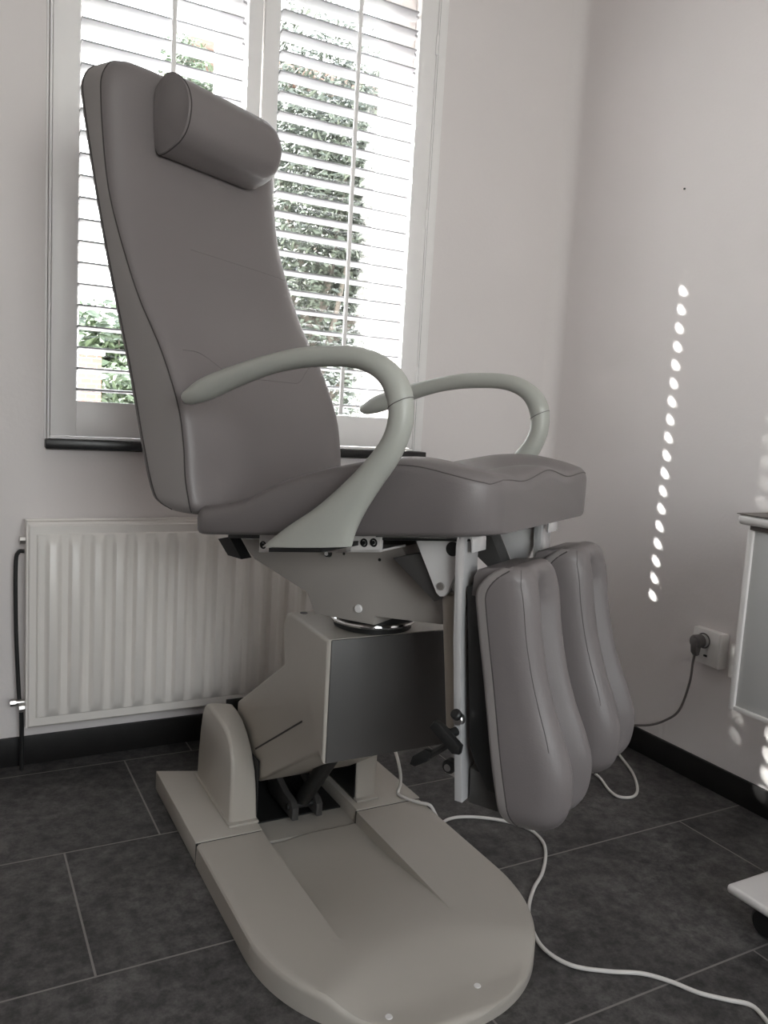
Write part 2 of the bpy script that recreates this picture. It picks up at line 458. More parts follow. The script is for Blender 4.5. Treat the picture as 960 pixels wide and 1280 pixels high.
cyl(bm, (RX0 - .036, RY + .048, .199), (RX0 - .022, RY + .048, .199), .0105, n=8); link_bm('valve', bm, M['steel'], rad)
for x in (.45, 1.0):
    bm = nb(); box(bm, x - .012, x + .012, RY + .0745, YB - .0005, RZ0 + .07, RZ1 - .06, .001); link_bm('wall_bracket', bm, M['radiator'], rad)

# ------------------------------------------------------------------ treatment chair
chair = empty('treatment_chair', (.79, 1.60, 0), 'taupe vinyl pedicure treatment chair with split leg rests on a beige pedestal', 'chair')
BX = .792

def base_half(y):
    if y >= 1.36: return .298
    t = (1.36 - y) / .335
    return .298 * max(0.0, 1 - min(1, t) ** 2.05) ** (1 / 2.05)
def base_top(x, y):
    z = .052 - .026 * sstep(1.245 - .10 * ((x - .79) / .16) ** 2 * .5, 1.075, y)
    d = .041 * sstep(1.235, 1.62, y)
    if .6525 < x < .9005: z -= d * (1 - .25 * sstep(.66, .8, x))  # channel floor, ramping up to the front
    return z
# front cover
bm = nb()
ys = [1.7005, 1.698, 1.69] + [1.68 - .02 * i for i in range(17)] + [1.35 - .012 * i for i in range(1, 20)]
ys += [1.1159 - .007 * i for i in range(1, 12)] + [1.034, 1.0295, 1.0268, 1.0255]
R = []
edge_s = [0, .004, .012, .03, .06, .12, .19, .25]
for y in ys:
    h = base_half(y)
    xl, xr_ = BX - h, BX + h
    L0, L1 = .652, .901
    mids = [L0 - .0006, L0 + .0006] + [L0 + (L1 - L0) * i / 26 for i in range(1, 26)] + [L1 - .0006, L1 + .0006]
    left = [0, .0015, .005, .012, .025, .045, .075, .11, .135]
    k = h / .298
    xs = [xl + d * k for d in left] + [BX + (m_ - BX) * (1 if y >= 1.24 else k / (base_half(1.24) / .298)) for m_ in mids] + [xr_ - d * k for d in reversed(left)]
    xs = sorted(xs)
    top = []
    for x in xs:
        d = min(x - xl, xr_ - x)
        d = min(d, max(0, (y - 1.025)) * 1.0)
        z = base_top(x, y) - endround(d, .012)
        top.append(Vector((x, y, max(z, .014))))
    R.append([Vector((xl, y, .001))] + top + [Vector((xr_, y, .001))])
rings(bm, R)
fc = link_bm('base_cover', bm, M['plastic'], chair, sharp=28)
# rear cover: two rails joined by a low web
def rail(bm, x0, x1, yr0, yr1):
    P = [(x0, 1.7065), (x1, 1.7065), (x1, yr1), (x0, yr0)]
    A = [bm.verts.new((x, y, .001)) for x, y in P]; B = [bm.verts.new((x, y, .0535)) for x, y in P]
    fs = [bm.faces.new(A[::-1]), bm.faces.new(B)] + [bm.faces.new([A[i], A[(i + 1) % 4], B[(i + 1) % 4], B[i]]) for i in range(4)]
    bmesh.ops.recalc_face_normals(bm, faces=fs)
    bmesh.ops.bevel(bm, geom=list({e for q in fs for e in q.edges}), offset=.003, segments=2, profile=.5, affect='EDGES')
bm = nb()
rail(bm, .494, .655, 2.105, 2.045); rail(bm, .905, 1.090, 2.045, 2.105)
box(bm, .650, .910, 1.712, 2.03, .001, .015)
rc = link_bm('base_cover', bm, M['plastic'], chair, sharp=40)
for x0, x1 in ((.4945, .6515), (.9015, 1.0875)):
    bm = nb(); box(bm, x0, x1, 1.7008, 1.7062, .001, .0505); link_bm('joint_shade_strip', bm, M['black'], rc, smooth=False)  # black strip put in the joint to draw its shade
for x, y in ((.659, 1.083), (.843, 1.084)):
    z = base_top(x, y)
    bm = nb(); cyl(bm, (x, y, z - .004), (x, y, z + .0012), .0085, .006, n=20); s_ = link_bm('screw', bm, M['steel_light'], fc)
    bm = nb(); cyl(bm, (x, y, z), (x, y, z + .0014), .0022, n=6); link_bm('screw_socket', bm, M['black'], s_) if False else bm.free()

# uprights
def upright(xo, xi):
    po = [(2.035, .0535), (2.030, .12), (2.016, .20), (2.000, .252), (1.984, .273), (1.957, .281), (1.90, .281), (1.846, .278), (1.800, .270), (1.768, .250), (1.753, .215), (1.750, .17), (1.751, .11), (1.753, .0535)]
    pi_ = [(2.035, .0535), (2.030, .12), (2.018, .19), (2.006, .240), (1.992, .262), (1.96, .272), (1.92, .270), (1.880, .262), (1.841, .244), (1.805, .214), (1.775, .172), (1.764, .14), (1.756, .10), (1.750, .0535)]
    s = 1 if xi > xo else -1
    cy = 1.9
    def ring(x, t, sc):
        return [Vector((x, cy + (a[0] + (b[0] - a[0]) * t - cy) * sc, .0535 + (a[1] + (b[1] - a[1]) * t - .0535) * sc)) for a, b in zip(po, pi_)]
    bm = nb()
    rings(bm, [ring(xo + s * .0, 0, .955), ring(xo + s * .002, 0, .975), ring(xo + s * .006, .03, .992), ring(xo + s * .012, .1, 1), ring(xo + s * .035, .5, 1.004), ring(xi - s * .006, .95, 1), ring(xi - s * .0015, 1, .993), ring(xi, 1, .98)])
    o = link_bm('upright', bm, M['plastic'], chair, sharp=40)
    bm = nb(); box(bm, min(xo, xi) - .004, max(xo, xi) + .002, 1.738, 2.042, .0530, .0595, .002); link_bm('foot_flange', bm, M['plastic'], o)
upright(.587, .655); upright(.982, .925)

# lift arm (box on parallel arms)
AX0, AX1 = .662, .9195
fa = lambda p, q, a: Vector((a, p, q))
prof = [(1.412, .597), (1.612, .601), (1.636, .596), (1.655, .560), (1.636, .480), (1.945, .285), (1.950, .235), (1.900, .165), (1.775, .140), (1.430, .352), (1.412, .338)]
bm = nb(); prism(bm, prof, AX0, AX1, fa, bev=.010, seg=3)
arm_o = link_bm('lift_arm', bm, M['plastic'], chair, sharp=40)
bm = nb(); prism(bm, [(1.413, .5965), (1.611, .6005), (1.634, .5955), (1.652, .560), (1.634, .480), (1.63, .36), (1.43, .353), (1.413, .339)], AX1 - .05, .966, fa, bev=.008, seg=3)
link_bm('arm_head', bm, M['plastic'], arm_o, sharp=40)
bm = nb(); prism(bm, [(1.795, .213), (1.797, .2165), (1.520, .3905), (1.518, .387)], AX0 - .0008, AX0 + .003, lambda p, q, a: Vector((a, p, q))); link_bm('panel_joint', bm, M['thread'], arm_o, smooth=False)
bm = nb(); cyl(bm, (.692, 1.607, .598), (.692, 1.607, .6018), .0085, n=16); link_bm('plug_cap', bm, M['black'], arm_o)
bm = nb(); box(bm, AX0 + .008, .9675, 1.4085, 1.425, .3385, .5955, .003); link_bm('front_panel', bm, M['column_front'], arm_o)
bm = nb(); box(bm, .6565, .9235, 1.80, 2.03, .0155, .019); box(bm, .6565, .6590, 1.758, 2.03, .019, .20); box(bm, .9210, .9235, 1.758, 2.03, .019, .20); box(bm, .659, .921, 2.026, 2.03, .019, .26)
link_bm('dark_well_liner', bm, M['black'], chair, smooth=False)  # black box put in for the darkness between the uprights
# hinge fork between the uprights, dark linkage
for x0 in (.750, .815):
    bm = nb(); prism(bm, [(1.755, .03), (1.755, .062), (1.77, .074), (1.82, .078), (1.93, .11), (1.93, .03)], x0, x0 + .018, lambda p, q, a: Vector((a, p, q)), bev=.003); link_bm('hinge_fork', bm, M['dark_metal'], chair)
bm = nb(); cyl(bm, (.745, 1.782, .055), (.838, 1.782, .055), .008, n=12); link_bm('hinge_pin', bm, M['black'], chair)
bm = nb(); cyl(bm, (.792, 1.785, .07), (.792, 1.62, .26), .020, n=16); link_bm('lift_ram', bm, M['black'], chair)

# swivel bearing
SC = CH(-.055, .030, 0)
bm = nb(); cyl(bm, (SC.x, SC.y, .6005), (SC.x, SC.y, .6385), .083, n=40); link_bm('swivel_bearing', bm, M['black'], chair)
bm = nb(); torus(bm, (SC.x, SC.y, .616), (0, 0, 1), .085, .006, 48); link_bm('swivel_ring', bm, M['chrome'], chair)

# seat carrier
bm = nb()
prism(bm, [(-.312, .766), (-.266, .728), (-.126, .680), (-.105, .640), (.036, .643), (.040, .660), (.185, .672), (.172, .700), (.119, .770), (.088, .803), (-.30, .769)], -.115, .115, lambda p, q, a: CH(p, a, q), bev=.004)
car = link_bm('seat_carrier', bm, M['steel_grey'], chair)
def bolt(u, v, z, r, name, m, par, d=.004):
    bm = nb(); cyl(bm, CH(u, v + .003, z), CH(u, v - d, z), r, r * .75, n=18); return link_bm(name, bm, m, par)
bolt(.001, -.115, .670, .0095, 'screw', M['steel_light'], car); bolt(-.040, -.115, .772, .0035, 'bolt_hole', M['black'], car, .001); bolt(.042, -.115, .772, .004, 'bolt_hole', M['black'], car, .001)
bolt(-.076, -.115, .768, .0085, 'cap_bolt', M['black'], car, .008); bolt(-.076, -.122, .768, .0045, 'cap_bolt', M['steel_light'], car, .004)
bm = nb(); prism(bm, [(-.300, .775), (-.272, .745), (-.235, .742), (-.270, .783)], -.19, -.16, lambda p, q, a: CH(p, a, q)); link_bm('rear_tab', bm, M['black'], chair)

SL = .1196
def zb(u): return .8265 + SL * u           # underside of the seat
bm = nb()
prism(bm, [(-.265, zb(-.265) - .013), (.262, zb(.262) - .013), (.262, zb(.262) + .001), (-.265, zb(-.265) + .001)], -.20, .20, lambda p, q, a: CH(p, a, q), bev=.002)
link_bm('seat_board', bm, M['black'], chair)
for s in (-1, 1):
    f = (lambda p, q, a, s=s: CH(p, s * a, q))
    bm = nb(); prism(bm, [(-.178, .766), (.097, .8045), (.097, zb(.097) + .0005), (-.178, zb(-.178) + .0005)], .196, .206, f, bev=.001)
    prism(bm, [(-.178, .7665), (.097, .805), (.097, .809), (-.178, .7705)], .115, .206, f)
    ra = link_bm('side_rail', bm, M['cart'], chair)
    for u, z in ((-.168, .782), (.063, .817), (.083, .820)):
        bm = nb(); torus(bm, f(u, z, .206), CV, .0062, .0018, 18, 6); cyl(bm, f(u, z, .204), f(u, z, .209), .0035, n=10); link_bm('rail_screw', bm, M['black'], ra)
    for u in (-.115, .018):
        bm = nb(); z = .7675 + .14 * (u + .178); prism(bm, [(u, z), (u + .018, z + .003), (u + .018, z + .013), (u, z + .010)], .206, .222, f, bev=.001); link_bm('rail_clip', bm, M['steel'], ra)
    bm = nb(); prism(bm, [(.097, zb(.097) - .005), (.255, zb(.255) - .006), (.255, zb(.255) + .0005), (.097, zb(.097) + .0005)], .15, .2235, f, bev=.001)
    link_bm('hinge_plate', bm, M['chrome'], chair)

# ---- seat cushion
U0, U1, HV = -.312, .325, .268
edge_t = [(-.312, .846), (-.25, .853), (-.183, .872), (-.09, .916), (.0, .945), (.06, .960), (.128, .975), (.188, .979), (.25, .972), (.325, .958)]
mid_t = [(-.312, .842), (-.2, .848), (-.09, .872), (.0, .897), (.1, .925), (.2, .948), (.26, .957), (.325, .957)]
def seat_top(u, v):
    e, m_ = cubic(edge_t, u), cubic(mid_t, u)
    a = abs(v) / HV
    w = sstep(.15, .78, a)
    z = m_ + (e - m_) * w
    fr = sstep(.12, .30, u)
    z += .012 * fr * math.exp(-(v / .075) ** 2) - .005 * fr * math.exp(-((abs(v) - .14) / .06) ** 2)
    return z
def seat_ring(u):
    df, dr = U1 - u, u - U0
    hv = HV - endround(df, .075) * .9 - endround(dr, .05)
    drop = endround(df, .022) + endround(dr, .024)
    lift = endround(dr, .022)
    nv = 36; top = []
    for i in range(nv + 1):
        t = -math.cos(PI * i / nv); v = t * hv
        z = seat_top(u, v * HV / max(hv, .01)) - math.hypot(endround(hv - abs(v), .030) * .85, drop)
        top.append((v, z))
    b = zb(u) + lift
    bot = [(hv - .001, b + .010), (hv - .006, b + .003), (hv - .014, b)] + [(hv * k / 3, b) for k in (2, 1, 0, -1, -2)] + [(-hv + .014, b), (-hv + .006, b + .003), (-hv + .001, b + .010)]
    return [CH(u, v, z) for v, z in top + bot]
bm = nb(); rings(bm, [seat_ring(u) for u in stations(U0, U1, 40, .05, .075, 9)])
seat = link_bm('seat', bm, M['vinyl'], chair, sharp=60)
# stitched seam along the side and front upper edge
def seat_surf(u, v):
    hv = HV - endround(U1 - u, .075) * .9
    return seat_top(u, v * HV / hv) - math.hypot(endround(hv - abs(v), .030) * .85, endround(U1 - u, .022))
bm = nb()
P = []
us = .3185
for i in range(30):
    u = .115 + (.312 - .115) * i / 29
    hv = HV - endround(U1 - u, .075) * .9
    v = -(hv - .0035); P.append(CH(u, v, seat_surf(u, v) + .0004))
hvf = HV - endround(U1 - us, .075) * .9
for i in range(37):
    v = -hvf * .95 + 1.90 * hvf * i / 36
    P.append(CH(us, v, seat_surf(us, v) + .0004))
tube(bm, P, .0010, 6, 3); link_bm('seam', bm, M['piping'], seat)

# ---- backrest
rear_t = [(.826, -.394), (.862, -.425), (.949, -.456), (1.093, -.497), (1.254, -.549), (1.384, -.589), (1.562, -.637), (1.663, -.660), (1.75, -.672)]
seam_t = [(.826, -.303), (.896, -.322), (.958, -.329), (1.035, -.346), (1.142, -.396), (1.252, -.466), (1.38, -.528), (1.477, -.563), (1.602, -.584), (1.68, -.590), (1.75, -.592)]
ZB0, ZB1, BH = .826, 1.742, .262
def bulge(z): return interp([(.83, .030), (1.1, .030), (1.3, .030), (1.55, .045), (1.75, .050)], z)
def back_geo(z):
    dt, db = ZB1 - z, z - ZB0
    hv = BH - endround(dt, .075) - endround(db, .03)
    ur, us = cubic(rear_t, z), cubic(seam_t, z)
    b = bulge(z)
    th = us - ur
    sq = endround(dt, .035) / .035 * .45 + endround(db, .03) / .03 * .35
    ur += th * sq; b -= .02 * endround(dt, .06) / .06 * 1.2; us -= th * sq * .8
    return hv, ur, us, b
def back_front(z, v):
    hv, ur, us, b = back_geo(z)
    return us + b * max(0, 1 - min(1, abs(v) / hv) ** 5) ** .5
def back_ring(z):
    hv, ur, us, b = back_geo(z)
    pts = []
    nv = 40
    for i in range(nv + 1):
        t = -math.cos(PI * i / nv); v = t * hv
        pts.append((v, us + b * max(0, 1 - abs(t) ** 5) ** .5))
    r = .014
    side = [(hv + .0015, us - (us - ur - r) * k) for k in (.15, .5, .85)]
    rr = [(hv - r * (1 - math.cos(a)), ur + r * (1 - math.sin(a))) for a in [PI / 2 * k / 4 for k in range(5)]]
    rear = [(hv * k, ur - .004 * (1 - k * k)) for k in (.66, .33, 0, -.33, -.66)]
    pts += side + rr + rear + [(-v, u) for v, u in reversed(rr)] + [(-v, u) for v, u in reversed(side)]
    return [CH(u, v, z) for v, u in pts]
bm = nb(); BS = stations(ZB0, ZB1, 46, .03, .075, 9); VV = rings(bm, [back_ring(z) for z in BS])
nring = len(VV[0]); idx = {}
for r in VV:
    for i, v in enumerate(r): idx[v] = i
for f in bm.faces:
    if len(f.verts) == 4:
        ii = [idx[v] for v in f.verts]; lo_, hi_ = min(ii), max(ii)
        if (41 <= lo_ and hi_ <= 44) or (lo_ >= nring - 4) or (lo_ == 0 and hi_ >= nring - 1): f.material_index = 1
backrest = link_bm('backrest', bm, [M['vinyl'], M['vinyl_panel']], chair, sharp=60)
for s in (-1, 1):
    bm = nb(); P = []
    for i in range(90):
        z = ZB0 + .006 + (ZB1 - .010 - ZB0) * i / 89
        hv, ur, us, b = back_geo(z); P.append(CH(us - .001, s * (hv + .0006), z))
    tube(bm, P, .0013, 6, 1); link_bm('seam', bm, M['thread'], backrest)
    bm = nb(); P = []
    for i in range(90):
        z = ZB0 + .006 + (ZB1 - .022 - ZB0) * i / 89
        hv, ur, us, b = back_geo(z); P.append(CH(ur + .0165, s * (hv + .0006), z))
    tube(bm, P, .0016, 6, 1); link_bm('seam', bm, M['thread'], backrest)
# lumbar crease
bm = nb(); P = []
for i in range(50):
    v = -.225 + .45 * i / 49; a = abs(v)
    z = 1.105 + .045 * sstep(.10, .20, a)
    P.append(CH(back_front(z, v) - .0002, v, z))
tube(bm, P, .0007, 6, 1); link_bm('crease', bm, M['piping'], backrest)
bm = nb(); P = []
for i in range(30):
    v = -.10 + .33 * i / 29; z = 1.375 - .03 * (v + .1)
    P.append(CH(back_front(z, v) - .0004, v, z))
tube(bm, P, .0008, 6, 1); link_bm('crease', bm, M['piping'], backrest)

# ---- head pillow
pp = [(-.520, 1.708), (-.500, 1.716), (-.474, 1.706), (-.452, 1.686), (-.440, 1.660), (-.438, 1.635), (-.446, 1.602), (-.464, 1.580), (-.488, 1.567), (-.512, 1.558), (-.530, 1.560), (-.540, 1.60), (-.542, 1.65), (-.536, 1.69)]
pc = (-.50, 1.637)
cpp = [p.to_2d() for p in catmull([Vector((a, b, 0)) for a, b in pp + pp[:1]], 4)][:-1]
bm = nb(); R = []
VP0, VP1 = -.168, .142
for v in stations(VP0, VP1, 20, .02, .045, 7):
    k = 1 - endround(v - VP0, .010) * 2.0 - endround(VP1 - v, .045) * 5.5
    R.append([CH(pc[0] + (p[0] - pc[0]) * k, v, pc[1] + (p[1] - pc[1]) * k) for p in cpp])
rings(bm, R); pil = link_bm('head_pillow', bm, M['vinyl'], chair, sharp=50)
bm = nb(); P = [CH(pc[0] + (p[0] - pc[0]) * 1.003, VP0 + .006, pc[1] + (p[1] - pc[1]) * 1.003) for p in cpp]
tube(bm, P + P[:1], .0013, 6, 1); link_bm('seam', bm, M['thread'], pil)
bm = nb()
box(bm, -.515, -.505, .20, .207, 1.52, 1.555, .001, f=CH) if False else None
bm.free()

# ---- arm rests
AO = [(-.290, 1.067), (-.244, 1.0935), (-.159, 1.120), (-.087, 1.138), (-.027, 1.149), (.031, 1.153), (.087, 1.152), (.133, 1.142), (.172, 1.119), (.194, 1.089), (.201, 1.052), (.197, 1.014), (.179, .972), (.151, .931), (.124, .888), (.108, .853), (.101, .826)]
AI = [(-.272, 1.043), (-.230, 1.0525), (-.158, 1.080), (-.085, 1.103), (-.025, 1.114), (.025, 1.118), (.078, 1.118), (.114, 1.110), (.141, 1.093), (.156, 1.065), (.159, 1.037), (.150, 1.008), (.126, .976), (.090, .938), (.030, .886), (-.035, .842), (-.088, .801)]
O3 = catmull([Vector((a, b, 0)) for a, b in AO], 5); I3 = catmull([Vector((a, b, 0)) for a, b in AI], 5)
def armrest(s):
    bm = nb(); R = []
    N = len(O3); V0 = .302
    ends = [(.55, -.006), (.8, -.003)]
    for i, (o, q) in enumerate(zip(O3, I3)):
        c = (o + q) / 2; d = (o - q) / 2; a = d.length
        t = i / (N - 1)
        b = min(a, .0195) if t < .55 else .0195 + .004 * sstep(.6, 1, t)
        vc = V0 - .018 * sstep(.8, 1, t) * 0
        r = [CH(c.x + d.x * math.cos(w), s * (vc + b * math.sin(w)), c.y + d.y * math.cos(w)) for w in [2 * PI * k / 20 for k in range(20)]]
        if i == 0:
            ax = ((O3[1] + I3[1]) / 2 - c).normalized()
            for sc, of in ((.3, .0125), (.62, .0095), (.86, .005)):
                R.append([CH(c.x - ax.x * of + d.x * sc * math.cos(w), s * (vc + b * sc * math.sin(w)), c.y - ax.y * of + d.y * sc * math.cos(w)) for w in [2 * PI * k / 20 for k in range(20)]])
        R.append(r)
    rings(bm, R); o_ = link_bm('armrest', bm, M['arm'], chair, sharp=50)
    i = int(.585 * N); o, q = O3[i], I3[i]; c = (o + q) / 2; d = (o - q) / 2
    bm = nb(); P = [CH(c.x + d.x * 1.006 * math.cos(w), s * (V0 + .0197 * math.sin(w)), c.y + d.y * 1.006 * math.cos(w)) for w in [2 * PI * k / 30 for k in range(31)]]
    tube(bm, P, .0007, 5, 1); link_bm('mould_line', bm, M['piping'], o_)
    # foot plate that screws the arm to the rail
    bm = nb(); f = (lambda p, q, a: CH(p, s * a, q))
    prism(bm, [(-.062, .7955), (.052, .8110), (.052, .8190), (-.062, .8030)], .2062, .318, f, bev=.001)
    link_bm('mount_plate', bm, M['black'], o_)
armrest(-1); armrest(1)

# ---- leg rests (one per leg)
prear = [(.385, .366), (.410, .360), (.581, .323), (.764, .290), (.83, .283)]
pfront = [(.385, .452), (.408, .461), (.445, .470), (.485, .4705), (.53, .456), (.581, .434), (.64, .414), (.704, .399), (.77, .388), (.81, .375), (.83, .37)]
PZ0, PZ1, PH = .383, .815, .080
def pad_geo(z):
    dt, db = PZ1 - z, z - PZ0
    hv = PH - endround(dt, .024) - endround(db, .045) * .8 + .004 * math.exp(-((z - .47) / .08) ** 2) - .003 * math.exp(-((z - .62) / .08) ** 2)
    ur, uf = cubic(prear, z), cubic(pfront, z)
    uf -= endround(dt, .022) * .7 + endround(db, .045) * .7
    ur += .050 * max(0, (z - .755) / .06) ** 2 + endround(db, .035) * .5
    tr = .056 * sstep(.815, .72, z) * (1 - .6 * sstep(.46, .385, z)) + .003
    return hv, ur, uf, tr
def pad_front(z, t):
    hv, ur, uf, tr = pad_geo(z)
    a = abs(t)
    prof = max(0, 1 - max(0, (a - .50) / .50) ** 2.2) ** .55        # outer rolling
    val = .5 + .5 * math.cos(PI * min(a / .58, 1))
    th = uf - ur
    return uf - min(.052, .62 * th) * (1 - prof) - min(tr, .5 * th) * val
def leg_pad(s, vc):
    bm = nb(); R = []
    for z in stations(PZ0, PZ1, 40, .045, .035, 9):
        hv, ur, uf, tr = pad_geo(z)
        pts = []
        for i in range(41):
            t = -math.cos(PI * i / 40); pts.append((t * hv, pad_front(z, t)))
        r = .010
        rr = [(hv - r * (1 - math.cos(w)), ur + r * (1 - math.sin(w))) for w in [PI / 2 * k / 3 for k in range(4)]]
        e = pad_front(z, 1)
        side = [(hv + .001, e + (ur + r - e) * k) for k in (.33, .7)]
        pts += side + rr + [(0, ur - .001)] + [(-v, u) for v, u in reversed(rr)] + [(-v, u) for v, u in reversed(side)]
        R.append([CH(u, vc + v, z) for v, u in pts])
    rings(bm, R); pad = link_bm('leg_pad', bm, M['vinyl'], chair, sharp=60)
    bm = nb(); R = []
    for z in stations(PZ0 + .003, PZ1 - .003, 40, .045, .035, 9):
        hv, ur, uf, tr = pad_geo(z); hv += .0012; r = .008
        rr = [(hv - r * (1 - math.cos(w)), ur - .0012 + r * (1 - math.sin(w))) for w in [PI / 2 * k / 3 for k in range(4)]]
        R.append([CH(u, vc + v, z) for v, u in [(hv - .003, ur + .0185), (hv, ur + .018)] + rr + [(-v, u) for v, u in reversed(rr)] + [(-hv, ur + .018), (-hv + .003, ur + .0185)]])
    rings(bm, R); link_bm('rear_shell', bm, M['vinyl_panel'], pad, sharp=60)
    for q in (-1, 1):
        bm = nb(); P = []
        for i in range(60):
            z = PZ0 + .008 + (PZ1 - PZ0 - .014) * i / 59
            hv, ur, uf, tr = pad_geo(z); P.append(CH(ur + .019, vc + q * (hv + .0004), z))
        tube(bm, P, .0013, 6, 1); link_bm('seam', bm, M['thread'], pad)
        bm = nb(); P = []
        for i in range(60):
            z = .53 + (PZ1 - .004 - .53) * i / 59
            t = q * (.88 + .05 * sstep(.58, .47, z))
            hv = pad_geo(z)[0]; P.append(CH(pad_front(z, t) + .0001, vc + t * hv, z))
        tube(bm, P, .0008, 6, 1); link_bm('seam', bm, M['piping'], pad)
    bm = nb(); P = []
    for i in range(40):
        z = .60 + .17 * i / 39; P.append(CH(pad_front(z, .10) + .0001, vc + .10 * PH, z))
    tube(bm, P, .0008, 6, 1); link_bm('crease', bm, M['piping'], pad)
    return pad
def leg_rest(s):
    f = (lambda p, q, a: CH(p, s * a, q))
    leg_pad(s, s * .138)
    # flat chrome slide bar with its hooked top
    bm = nb()
    bar = [(.243, .835), (.244, .848), (.249, .857), (.258, .860), (.270, .857), (.274, .848), (.2745, .828), (.2715, .828), (.2705, .845), (.268, .850), (.262, .850), (.260, .840), (.264, .68), (.288, .398), (.274, .398), (.250, .68)]
    prism(bm, bar, .150, .204, f, bev=.0015)
    br = link_bm('slide_bar', bm, M['bar'], chair)
    # triangular hinge bracket
    bm = nb(); prism(bm, [(.150, .834), (.243, .846), (.240, .800), (.221, .748), (.214, .740), (.206, .739), (.199, .744)], .168, .178, f, bev=.0012)
    hb = link_bm('hinge_bracket', bm, M['steel_light'], chair)
    bm = nb(); cyl(bm, f(.2255, .825, .172), f(.2255, .825, .1795), .0125, n=24); b1 = link_bm('bolt', bm, M['black'], hb)
    bm = nb(); cyl(bm, f(.2075, .757, .172), f(.2075, .757, .1805), .0085, .0065, n=20); link_bm('bolt', bm, M['steel'], hb)
    bm = nb(); prism(bm, [(.10, .79), (.165, .810), (.205, .735), (.19, .725)], .118, .166, f, bev=.002); link_bm('hinge_block', bm, M['dark_metal'], chair)
    # gas spring tube
    bm = nb(); cyl(bm, f(.212, .742, .148), f(.238, .503, .148), .0145, n=24, bev=.003)
    gs = link_bm('gas_spring', bm, M['tube'], chair)
    bm = nb(); cyl(bm, f(.238, .505, .148), f(.250, .448, .148), .008, n=14); link_bm('piston_rod', bm, M['black'], gs)
    # pad carrier on the bar
    bm = nb(); prism(bm, [(.266, .770), (.330, .770), (.352, .43), (.330, .43), (.300, .480), (.292, .50)], .070, .200, f, bev=.004)
    pcr = link_bm('pad_carrier', bm, M['black'], chair)
    bm = nb(); prism(bm, [(.2755, .755), (.277, .788), (.284, .801), (.298, .807), (.330, .812), (.337, .806), (.334, .755)], .068, .202, f, bev=.006)
    link_bm('carrier_cushion', bm, M['vinyl'], pcr)
    bm = nb(); prism(bm, [(.292, .392), (.345, .392), (.345, .445), (.290, .455)], .100, .185, f, bev=.003); link_bm('lower_bracket', bm, M['dark_metal'], chair)
    bm = nb(); prism(bm, [(.236, .425), (.274, .418), (.262, .485), (.254, .487)], .165, .170, f, bev=.001); link_bm('rod_bracket', bm, M['steel_light'], chair)
    bm = nb(); cyl(bm, f(.249, .444, .165), f(.249, .444, .186), .0125, n=20, bev=.002); kb = link_bm('rod_bolt', bm, M['black'], chair)
    bm = nb(); cyl(bm, f(.249, .444, .186), f(.249, .444, .189), .0065, n=16); link_bm('bolt_head', bm, M['chrome'], kb)
    # clamp knob and release lever
    bm = nb()
    cyl(bm, f(.268, .520, .204), f(.262, .518, .222), .008, n=14)
    prism(bm, [(.232, .528), (.240, .540), (.250, .538), (.292, .508), (.290, .494), (.278, .492)], .219, .236, f, bev=.004)
    link_bm('clamp_knob', bm, M['black'], chair)
    bm = nb(); cyl(bm, f(.275, .545, .2035), f(.274, .545, .216), .010, n=16, bev=.002); link_bm('lock_pin', bm, M['steel'], chair)
    bm = nb(); cyl(bm, f(.275, .552, .216), f(.274, .560, .226), .009, n=12, bev=.002); link_bm('pin_cap', bm, M['black'], chair)
    bm = nb(); tube(bm, [f(.255, .495, .19), f(.235, .475, .19), (f(.215, .458, .19))], .0065, 10)
    prism(bm, [(.222, .468), (.214, .448), (.190, .431), (.178, .433), (.183, .450), (.205, .467)], .182, .198, f, bev=.004)
    link_bm('release_lever', bm, M['black'], chair)
leg_rest(-1); leg_rest(1)

# ------------------------------------------------------------------ cords
pc_o = empty('power_cord', (1.95, 1.60, 0), 'grey mains cord hanging from the wall socket to a tied white loop on the floor', 'cord')
bm = nb(); cyl(bm, (1.957, 1.583, .438), (1.925, 1.583, .438), .020, n=24, bev=.004)
prism(bm, [(1.946, .455), (1.928, .457), (1.920, .440), (1.926, .405), (1.934, .396), (1.942, .398), (1.946, .420)], 1.572, 1.594, lambda p, q, a: Vector((p, a, q)), bev=.004)
link_bm('plug', bm, M['plug'], pc_o)
bm = nb(); tube(bm, [(1.934, 1.583, .40), (1.938, 1.590, .370), (1.960, 1.612, .30), (1.974, 1.650, .20), (1.976, 1.700, .148), (1.972, 1.76, .110), (1.965, 1.84, .078), (1.95, 1.92, .03), (1.932, 1.93, .006), (1.927, 1.90, .0045)], .0036, 10)
link_bm('cable', bm, M['cord_grey'], pc_o)
bm = nb(); tube(bm, [(1.927, 1.905, .0045), (1.929, 1.863, .0045), (1.893, 1.791, .0045), (1.840, 1.687, .0045), (1.772, 1.600, .0045), (1.720, 1.566, .0045), (1.682, 1.580, .0045), (1.683, 1.621, .0045), (1.719, 1.716, .006), (1.70, 1.80, .005), (1.62, 1.86, .0045), (1.45, 1.87, .0045), (1.30, 1.90, .0045)], .0042, 10)
lc = link_bm('cable', bm, M['cord_white'], pc_o)
bm = nb(); torus(bm, (1.719, 1.716, .0065), (.35, .9, .2), .0075, .0022, 20, 8); tube(bm, [(1.715, 1.712, .012), (1.735, 1.725, .022), (1.742, 1.735, .016)], .0018, 8); link_bm('cable_tie', bm, M['piping'], pc_o)

